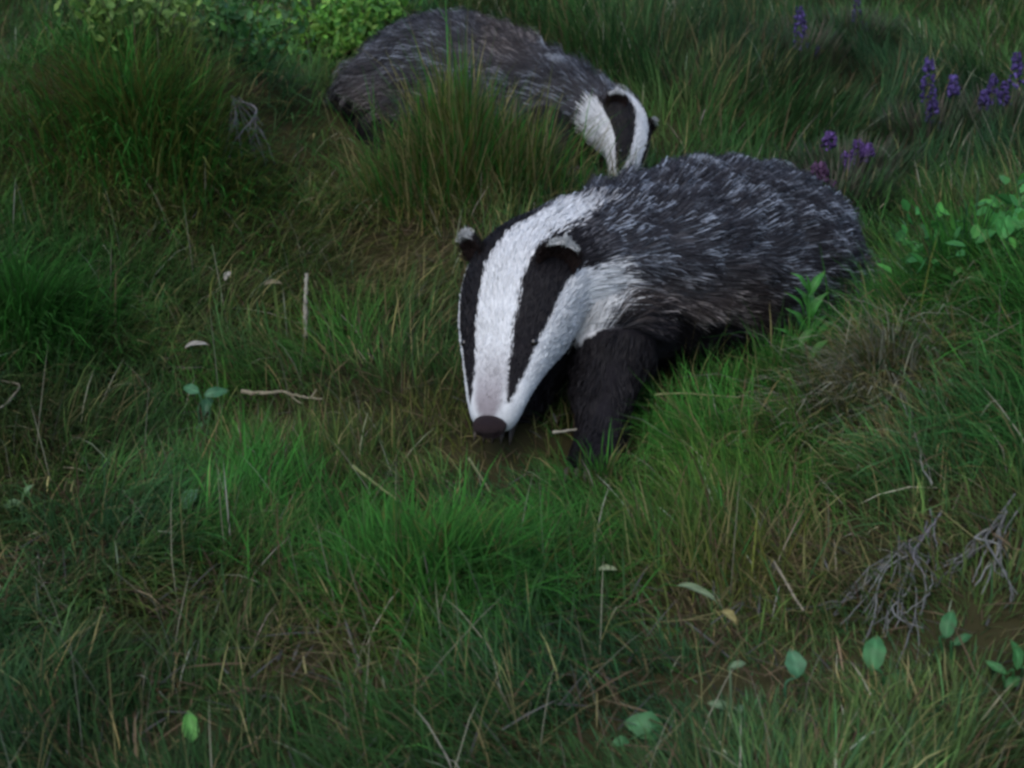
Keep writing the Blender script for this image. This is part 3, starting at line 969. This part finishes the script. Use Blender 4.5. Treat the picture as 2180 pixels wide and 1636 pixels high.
def sprig(label, base, tip, d, n, lp, wp, colour):
    q = hit(*base); root = empty('leafy_sprig', q)
    t1 = at(tip[0], tip[1], d)
    b0 = q
    pth = catmull([b0, b0 * .5 + t1 * .5 + np.array((.006, 0, .004)), t1], 20)
    sv, sf = tube_rings(pth, np.linspace(.0016, .0006, 20), 6)
    mesh_obj('stem', sv, sf, M_LEAF, root, np.tile(np.array(colour) * .8, (len(sv), 1)), True)
    rr = random.Random(n * 13 + int(tip[0]))
    sc_ = d / FPX
    for k in range(n):
        t = .28 + .72 * k / (n - 1)
        p = pth[min(19, int(t * 19))]
        phi = k * 2.4
        side = math.cos(phi); fw = math.sin(phi)
        ax = norm(side * AX_R * 1.0 + .55 * AX_U + .5 * fw * AX_F + .6 * t * AX_U)
        nrm = norm(vec(.1, .7, .5) - ax * np.dot(vec(.1, .7, .5), ax))
        L = lp * sc_ * (1.15 - .45 * t) * rr.uniform(.8, 1.15)
        vv, ff = leaf_mesh(p + ax * L * .5, ax, nrm, L, wp * sc_ * rr.uniform(.8, 1.1), .3, .25)
        mesh_obj('leaf', vv, ff, M_LEAF, root, leaf_cols(vv, np.array(colour) * rr.uniform(.50, .85), rr), True)
    return tag(root, label, 'sprig')


sprig('fresh green leafy sprig reaching up in front of the badger\'s rump', (1690, 850), (1722, 615), 1.27, 18, 84, 19, (.05, .22, .035))
sprig('short yellow green leafy sprig at the foot of the taller sprig', (1715, 860), (1700, 735), 1.20, 9, 74, 20, (.065, .21, .03))

# ------------------------------------------------------------------ bilberry bushes
def bush(u, v, d, rx, ry, rz, nst, nleaf, colours, label, seed, name='bilberry_bush'):
    r = np.random.default_rng(seed)
    c = hit(u, v + 70); gz = float(c[2]); d = float(np.dot(c - ORG, AX_F)); c = at(u, v, d)
    root = empty(name, (c[0], c[1], gz))
    top = c[2] + rz
    allp = []
    for k in range(nst):
        a = 2 * math.pi * r.random(); rr = math.sqrt(r.random())
        b = np.array((c[0] + .4 * rx * rr * math.cos(a), c[1] + .4 * ry * rr * math.sin(a), 0)); b[2] = float(height(b[0], b[1])) - .01
        e = np.array((c[0] + rx * rr * math.cos(a), c[1] + ry * rr * math.sin(a), gz + (top - gz) * (1 - .45 * rr * rr) * r.uniform(.75, 1.05)))
        p = catmull([b, (b + e) / 2 + r.normal(size=3) * .012, e], 14)
        sv, sf = tube_rings(p, np.linspace(.0022, .0008, 14), 5)
        mesh_obj('stem', sv, sf, M_WOOD, root, np.tile((.06, .07, .03), (len(sv), 1)), True)
        allp.append(p[4:])
    allp = np.concatenate(allp)
    VV, LL = [], []; CC = []
    n = nleaf
    p = allp[r.integers(0, len(allp), n)] + r.normal(size=(n, 3)) * .016
    ax = norm(r.normal(size=(n, 3)) + np.array((0, 0, .5))); nr = norm(r.normal(size=(n, 3)) * .7 + np.array((0, -.3, 1.0)))
    nr = norm(nr - ax * np.sum(ax * nr, 1, keepdims=True)); sd = np.cross(ax, nr)
    L = (.011 + .010 * r.random(n))[:, None]; W = L * .55
    Vv = np.stack((p, p + ax * L * .35 + sd * W * .5 + nr * L * .08, p + ax * L * .75 + sd * W * .38 + nr * L * .06, p + ax * L, p + ax * L * .75 - sd * W * .38 + nr * L * .06, p + ax * L * .35 - sd * W * .5 + nr * L * .08), 1).reshape(-1, 3)
    b = np.arange(n)[:, None] * 6
    lo = np.concatenate((b + np.array((0, 1, 2, 3)), b + np.array((0, 3, 4, 5))), 1).ravel()
    ci = r.integers(0, len(colours), n)
    cc = np.repeat(np.array(colours)[ci] * np.exp(r.normal(size=(n, 1)) * .25), 6, axis=0)
    kp = clear_of_badgers([p, p, p, p], np.ones(n, bool), .01)
    if not kp.all():
        Vv = Vv.reshape(n, 6, 3)[kp].reshape(-1, 3); cc = cc.reshape(n, 6, 3)[kp].reshape(-1, 3); n = int(kp.sum())
        b = np.arange(n)[:, None] * 6
        lo = np.concatenate((b + np.array((0, 1, 2, 3)), b + np.array((0, 3, 4, 5))), 1).ravel()
    f = mesh_np('foliage', Vv, lo, np.full(2 * n, 4), M_LEAF, cc, root, False)
    f['kind'] = 'stuff'
    return tag(root, label, 'bush')


bush(690, 70, 2.55, .17, .13, .06, 26, 1500, ((.10, .25, .03), (.07, .20, .03), (.14, .26, .04)), 'bright yellow green small leaved bush behind the rear badger\'s rump', 401)
bush(800, 20, 2.75, .14, .12, .06, 14, 700, ((.10, .24, .03), (.06, .17, .03)), 'smaller light green bush above the rear badger\'s back', 402)
bush(2130, 545, 1.5, .09, .09, .05, 14, 420, ((.045, .19, .045), (.06, .22, .04)), 'vivid green small leaved plant on the bank beside the vivid tussock', 405, 'leafy_plant')
bush(270, 15, 2.75, .12, .10, .07, 14, 600, ((.14, .23, .05), (.10, .19, .04)), 'pale yellow green bush behind the large bushy tussock', 403)
bush(470, 50, 2.6, .15, .12, .05, 14, 700, ((.035, .11, .03), (.05, .14, .03)), 'dark green small leaved bush between the two pale bushes', 404)


# ------------------------------------------------------------------ heather in flower
def heather(base, d, spikes, label, seed, colour=(.058, .042, .135)):
    r = np.random.default_rng(seed)
    b = hit(*base); d = float(np.dot(b - ORG, AX_F))
    root = empty('heather_plant', b)
    for (u, v, hp, wp) in spikes:
        e = at(u, v - hp / 2, d); s0 = at(u + r.uniform(-4, 4), v + hp / 2, d)
        p = catmull([b, b * .45 + s0 * .55 + r.normal(size=3) * .006, s0, e], 20)
        sv, sf = tube_rings(p, np.linspace(.0018, .0006, 20), 5)
        mesh_obj('stem', sv, sf, M_WOOD, root, np.tile((.05, .055, .03), (len(sv), 1)), True)
        n = int(46 * max(1, hp / 60))
        t = r.random(n)
        c = s0 + (e - s0) * t[:, None]
        rad = wp / FPX * d * .5 * (1 - .65 * t)
        a = 2 * math.pi * r.random(n)
        c = c + (np.cos(a) * rad)[:, None] * AX_R + (np.sin(a) * rad)[:, None] * np.array((0, 1.0, 0))
        sz = .0034 * (.7 + .6 * r.random(n))
        O = np.array(((1, 0, 0), (0, 1, 0), (-1, 0, 0), (0, -1, 0), (0, 0, 1.3), (0, 0, -1.1)))
        V = (c[:, None] + O[None] * sz[:, None, None] + r.normal(size=(n, 6, 3)) * .0006).reshape(-1, 3)
        T8 = np.array(((0, 1, 4), (1, 2, 4), (2, 3, 4), (3, 0, 4), (1, 0, 5), (2, 1, 5), (3, 2, 5), (0, 3, 5)))
        lo = (np.arange(n)[:, None, None] * 6 + T8[None]).ravel()
        cc = np.repeat(np.array(colour) * np.exp(r.normal(size=(n, 1)) * .35), 6, axis=0)
        mesh_np('flower_spike', V, lo, np.full(8 * n, 3), M_FLOWER, cc, root, False)
    # wiry leafy shoots
    N = 900
    k = np.sqrt(r.random(N)) * .08; a = 2 * math.pi * r.random(N)
    x, y = b[0] + k * np.cos(a), b[1] + k * np.sin(a)
    cc = np.where((r.random(N) < .6)[:, None], G_DARK * 1.2, np.array((.06, .05, .035))) * np.exp(r.normal(size=(N, 1)) * .3)
    V, lo, to, C, _ = blades(np.stack((x, y, height(x, y)), 1), (.04 + .06 * r.random(N)), a, .15 + .4 * r.random(N), .1 + .1 * r.random(N), np.full(N, .0026), cc, r)
    f = mesh_np('shoots', V, lo, to, M_LEAF, C, root); f['kind'] = 'stuff'
    return tag(root, label, 'heather', 'heather in flower on the slope')


heather((1700, 150), 3.0, [(1702, 62, 90, 34), (1740, 120, 40, 18)], 'heather with one broad violet spike standing apart above the dark gap in the grass', 501)
heather((1985, 330), 2.55, [(1978, 175, 100, 36), (1985, 245, 60, 34), (2030, 185, 44, 26)], 'tallest heather with stacked violet flower spikes', 502)
heather((2140, 300), 2.6, [(2165, 150, 70, 34), (2115, 190, 60, 30), (2140, 200, 46, 24), (2095, 215, 40, 22)], 'wide heather with four small violet spikes beside the tallest heather', 503)
heather((1800, 420), 2.1, [(1768, 300, 34, 36), (1826, 325, 46, 40), (1800, 345, 36, 26), (1850, 320, 26, 22)], 'low heather with purple flower heads behind the front badger\'s rump', 504, (.075, .043, .135))
heather((1755, 480), 1.95, [(1752, 385, 70, 30), (1775, 420, 60, 26), (1735, 370, 40, 22)], 'dull pinkish purple heather touching the front badger\'s rump', 505, (.075, .040, .080))
heather((1820, 110), 3.1, [(1825, 30, 60, 24), (1840, 70, 40, 18)], 'thin dark heather with faint violet tips on the upper slope', 506, (.05, .04, .09))


# ------------------------------------------------------------------ twigs, dead stems, dead leaves
def drape(pix, lift):
    out = []
    for k, (u, v) in enumerate(pix):
        q = hit(u, v); out.append(q + np.array((0, -.35, 1.0)) * (lift if np.isscalar(lift) else lift[k]))
    return out


def twig(pix, r0, r1, lift, colour, label, name='twig', cat='twig', side=()):
    P = drape(pix, lift)
    q = P[0]; root = empty(name, q)
    rr = np.random.default_rng(int(pix[0][0] * 3 + pix[0][1]))
    p = catmull(P, 22); p[1:-1] += rr.normal(size=(20, 3)) * r0 * .16
    sv, sf = tube_rings(p, np.linspace(r0, r1, 22) * (1 + .15 * rr.normal(size=22)), 7)
    c = np.array(colour) * .72 * (1 + .2 * rr.normal(size=(len(sv), 1)))
    mesh_obj('stem', sv, sf, M_WOOD, root, np.clip(c, .01, 1), True)
    for (i, du, dv) in side:
        b = p[i]; e = b + (du * AX_R + dv * AX_U) / FPX * np.dot(b - ORG, AX_F)
        sv, sf = tube([b, (b + e) / 2 + rr.normal(size=3) * .002, e], r0 * .6, r1 * .6)
        mesh_obj('side_shoot', sv, sf, M_WOOD, root, np.tile(np.array(colour) * .72, (len(sv), 1)), True)
    return tag(root, label, cat)


TW = (.20, .18, .13); GY = (.145, .15, .145)
twig([(522, 884), (560, 886), (610, 886), (650, 894), (692, 899)], .0022, .0011, .028, (.28, .25, .17), 'pale straw coloured twig lying over the brown litter hollow', side=((12, 30, -22), (17, 20, 18)))
twig([(-6, 948), (30, 925), (52, 900), (60, 882), (20, 872)], .0018, .0009, .035, TW, 'bent pale dry stalk hooked over near a small pale leaf')
twig([(1636, 1262), (1662, 1310), (1680, 1340), (1697, 1364)], .0011, .0008, .03, (.24, .21, .15), 'thin brown stalk leaning down toward the round bluish leaf')
twig([(1385, 938), (1440, 935), (1500, 939), (1562, 944)], .0010, .0006, .055, (.20, .22, .10), 'long green yellow straw lying level beside the front leg')
twig([(1175, 978), (1215, 972), (1258, 962)], .0016, .0009, .03, (.30, .28, .22), 'short pale straw at the badger\'s front paw')
twig([(652, 735), (656, 700), (662, 662)], .0030, .0022, (.01, .03, .05), (.26, .25, .20), 'stubby pale upright stalk in olive grass')
twig([(1896, 590), (1925, 625), (1960, 660), (1990, 690)], .0010, .0007, .06, (.26, .26, .16), 'fine pale straw leaning behind the front badger\'s rump')
twig([(1000, 1050), (1020, 1080), (1045, 1120)], .0013, .0008, .04, (.17, .18, .09), 'slanting yellow green straw over the hollow')
twig([(760, 1075), (800, 1110), (850, 1150)], .0015, .0008, .045, (.17, .20, .08), 'slanting pale green straw in bright grass')


def clump(apex, ends, r0, lift, colour, label, name='dead_heather', cat='dead plant'):
    q = hit(*apex); root = empty(name, q)
    rr = np.random.default_rng(int(apex[0]))
    ends = list(ends) + [[(u + rr.normal() * 16 * (1 + k), v + rr.normal() * 9) for k, (u, v) in enumerate(e)] for e in ends[::2]]
    for e in ends:
        pix = [apex] + list(e)
        da = float(np.dot(hit(*apex) - ORG, AX_F)); de = float(np.dot(hit(*pix[-1]) - ORG, AX_F)); P = []
        for k_, (u, v) in enumerate(pix):
            dg_ = float(np.dot(hit(u, v) - ORG, AX_F))
            P.append(at(u, v, min(da + (de - da) * k_ / (len(pix) - 1), dg_) - lift * (1 + .5 * rr.random())))
        P[0] = P[0] + rr.normal(size=3) * .004
        p = catmull(P, 18); p[2:-1] += rr.normal(size=(15, 3)) * .0004
        k = rr.uniform(.55, 1.1)
        sv, sf = tube_rings(p, np.linspace(r0 * k, r0 * k * .45, 18), 6)
        c = np.array(colour) * rr.uniform(.55, 1.2) * (1 + .15 * rr.normal(size=(len(sv), 1)))
        mesh_obj('stem', sv, sf, M_WOOD, root, np.clip(c, .01, 1), True)
        for _ in range(2):
            i = int(rr.integers(5, 14)); b = p[i]
            e2 = b + (p[i + 2] - p[i - 2]) * rr.uniform(.8, 1.4) + rr.normal(size=3) * .004
            sv, sf = tube([b, (b + e2) / 2 + rr.normal(size=3) * .002, e2], r0 * k * .5, r0 * k * .25, 8, 5)
            mesh_obj('side_shoot', sv, sf, M_WOOD, root, np.tile(np.array(colour) * rr.uniform(.5, 1), (len(sv), 1)), True)
    return tag(root, label, cat)


clump((1935, 1165), [[(1860, 1215), (1800, 1280), (1740, 1300)], [(1880, 1210), (1845, 1270), (1790, 1330)], [(1900, 1230), (1870, 1300), (1835, 1370)],
                     [(1915, 1230), (1895, 1290), (1880, 1350)], [(1925, 1240), (1920, 1300), (1905, 1340)], [(1945, 1230), (1950, 1300), (1925, 1380), (1905, 1430)],
                     [(1890, 1200), (1850, 1240), (1820, 1262)], [(1930, 1220), (1912, 1270), (1915, 1320)], [(1960, 1210), (1972, 1260), (1960, 1310)]],
      .0011, .011, GY, 'fan of bare grey stems splaying down the bank above the seedling leaves')
clump((2150, 1085), [[(2100, 1130), (2060, 1180), (2010, 1225)], [(2120, 1140), (2090, 1190), (2070, 1240)], [(2128, 1140), (2115, 1200), (2090, 1265)], [(2140, 1130), (2130, 1180), (2135, 1230)],
                     [(2080, 1150), (2040, 1190), (1990, 1215)]],
      .0011, .011, GY, 'thin bare grey stems hanging over the dark hollow of the bank')
clump((1985, 1105), [[(1975, 1140), (1978, 1180), (1970, 1220)], [(1990, 1140), (1996, 1175), (1990, 1210)], [(1970, 1130), (1955, 1160), (1950, 1190)]],
      .0011, .012, (.14, .135, .15), 'short tuft of lilac grey stems between the two bare fans')
clump((500, 210), [[(490, 260), (486, 310)], [(502, 260), (512, 310), (518, 345)], [(515, 250), (535, 300), (546, 350)], [(520, 250), (550, 300), (566, 355)],
                   [(530, 245), (565, 295), (585, 350)], [(505, 250), (502, 300)]],
      .0020, .03, (.14, .135, .145), 'drooping grey dead stalks on the flank of the large bushy tussock')
clump((1885, 770), [[(1850, 800), (1815, 830)], [(1900, 810), (1930, 850), (1945, 890)], [(1870, 810), (1850, 850)], [(1920, 790), (1960, 820), (1975, 860)], [(1890, 820), (1885, 870), (1870, 900)],
                    [(1950, 930), (1962, 990), (1985, 1030)]],
      .0009, .045, (.22, .22, .19), 'bleached wiry stems tangled in the straw coloured tussock')


def dead_leaf(u, v, lp, wp, ang, colour, label, lift=.035, curl=.35):
    q = hit(u, v); c = q + np.array((0, -.35, 1.0)) * lift
    sc_ = float(np.dot(c - ORG, AX_F)) / FPX
    root_n = vec(.1, .7, .7); a = R(ang)
    ax = math.cos(a) * AX_R + math.sin(a) * AX_U; ax = norm(ax - root_n * np.dot(ax, root_n))
    vv, ff = leaf_mesh(np.zeros(3), ax, root_n, lp * sc_, wp * sc_, curl, .5)
    o = mesh_obj('dead_leaf', vv, ff, M_STRAW, None, leaf_cols(vv, colour, random.Random(int(u))), True)
    o.location = tuple(c)
    return tag(o, label, 'dead leaf')


dead_leaf(430, 789, 52, 15, 20, (.27, .26, .23), 'curled white dead leaf above the mint green plant')
dead_leaf(1478, 1330, 95, 20, -36, (.11, .15, .085), 'long pale green grey withered leaf slanting across the dark grass')
dead_leaf(1541, 1390, 44, 24, -60, (.17, .15, .06), 'small ochre dead leaf at the lower end of the long withered leaf')
dead_leaf(494, 640, 30, 15, 75, (.27, .25, .21), 'tiny whitish dried seed head in olive grass')
dead_leaf(590, 655, 40, 16, 15, (.16, .14, .09), 'tan dried leaf beside the stubby pale stalk')
dead_leaf(1290, 1273, 44, 15, 5, (.22, .26, .15), 'narrow pale dead leaf lying flat in bright grass', .03)
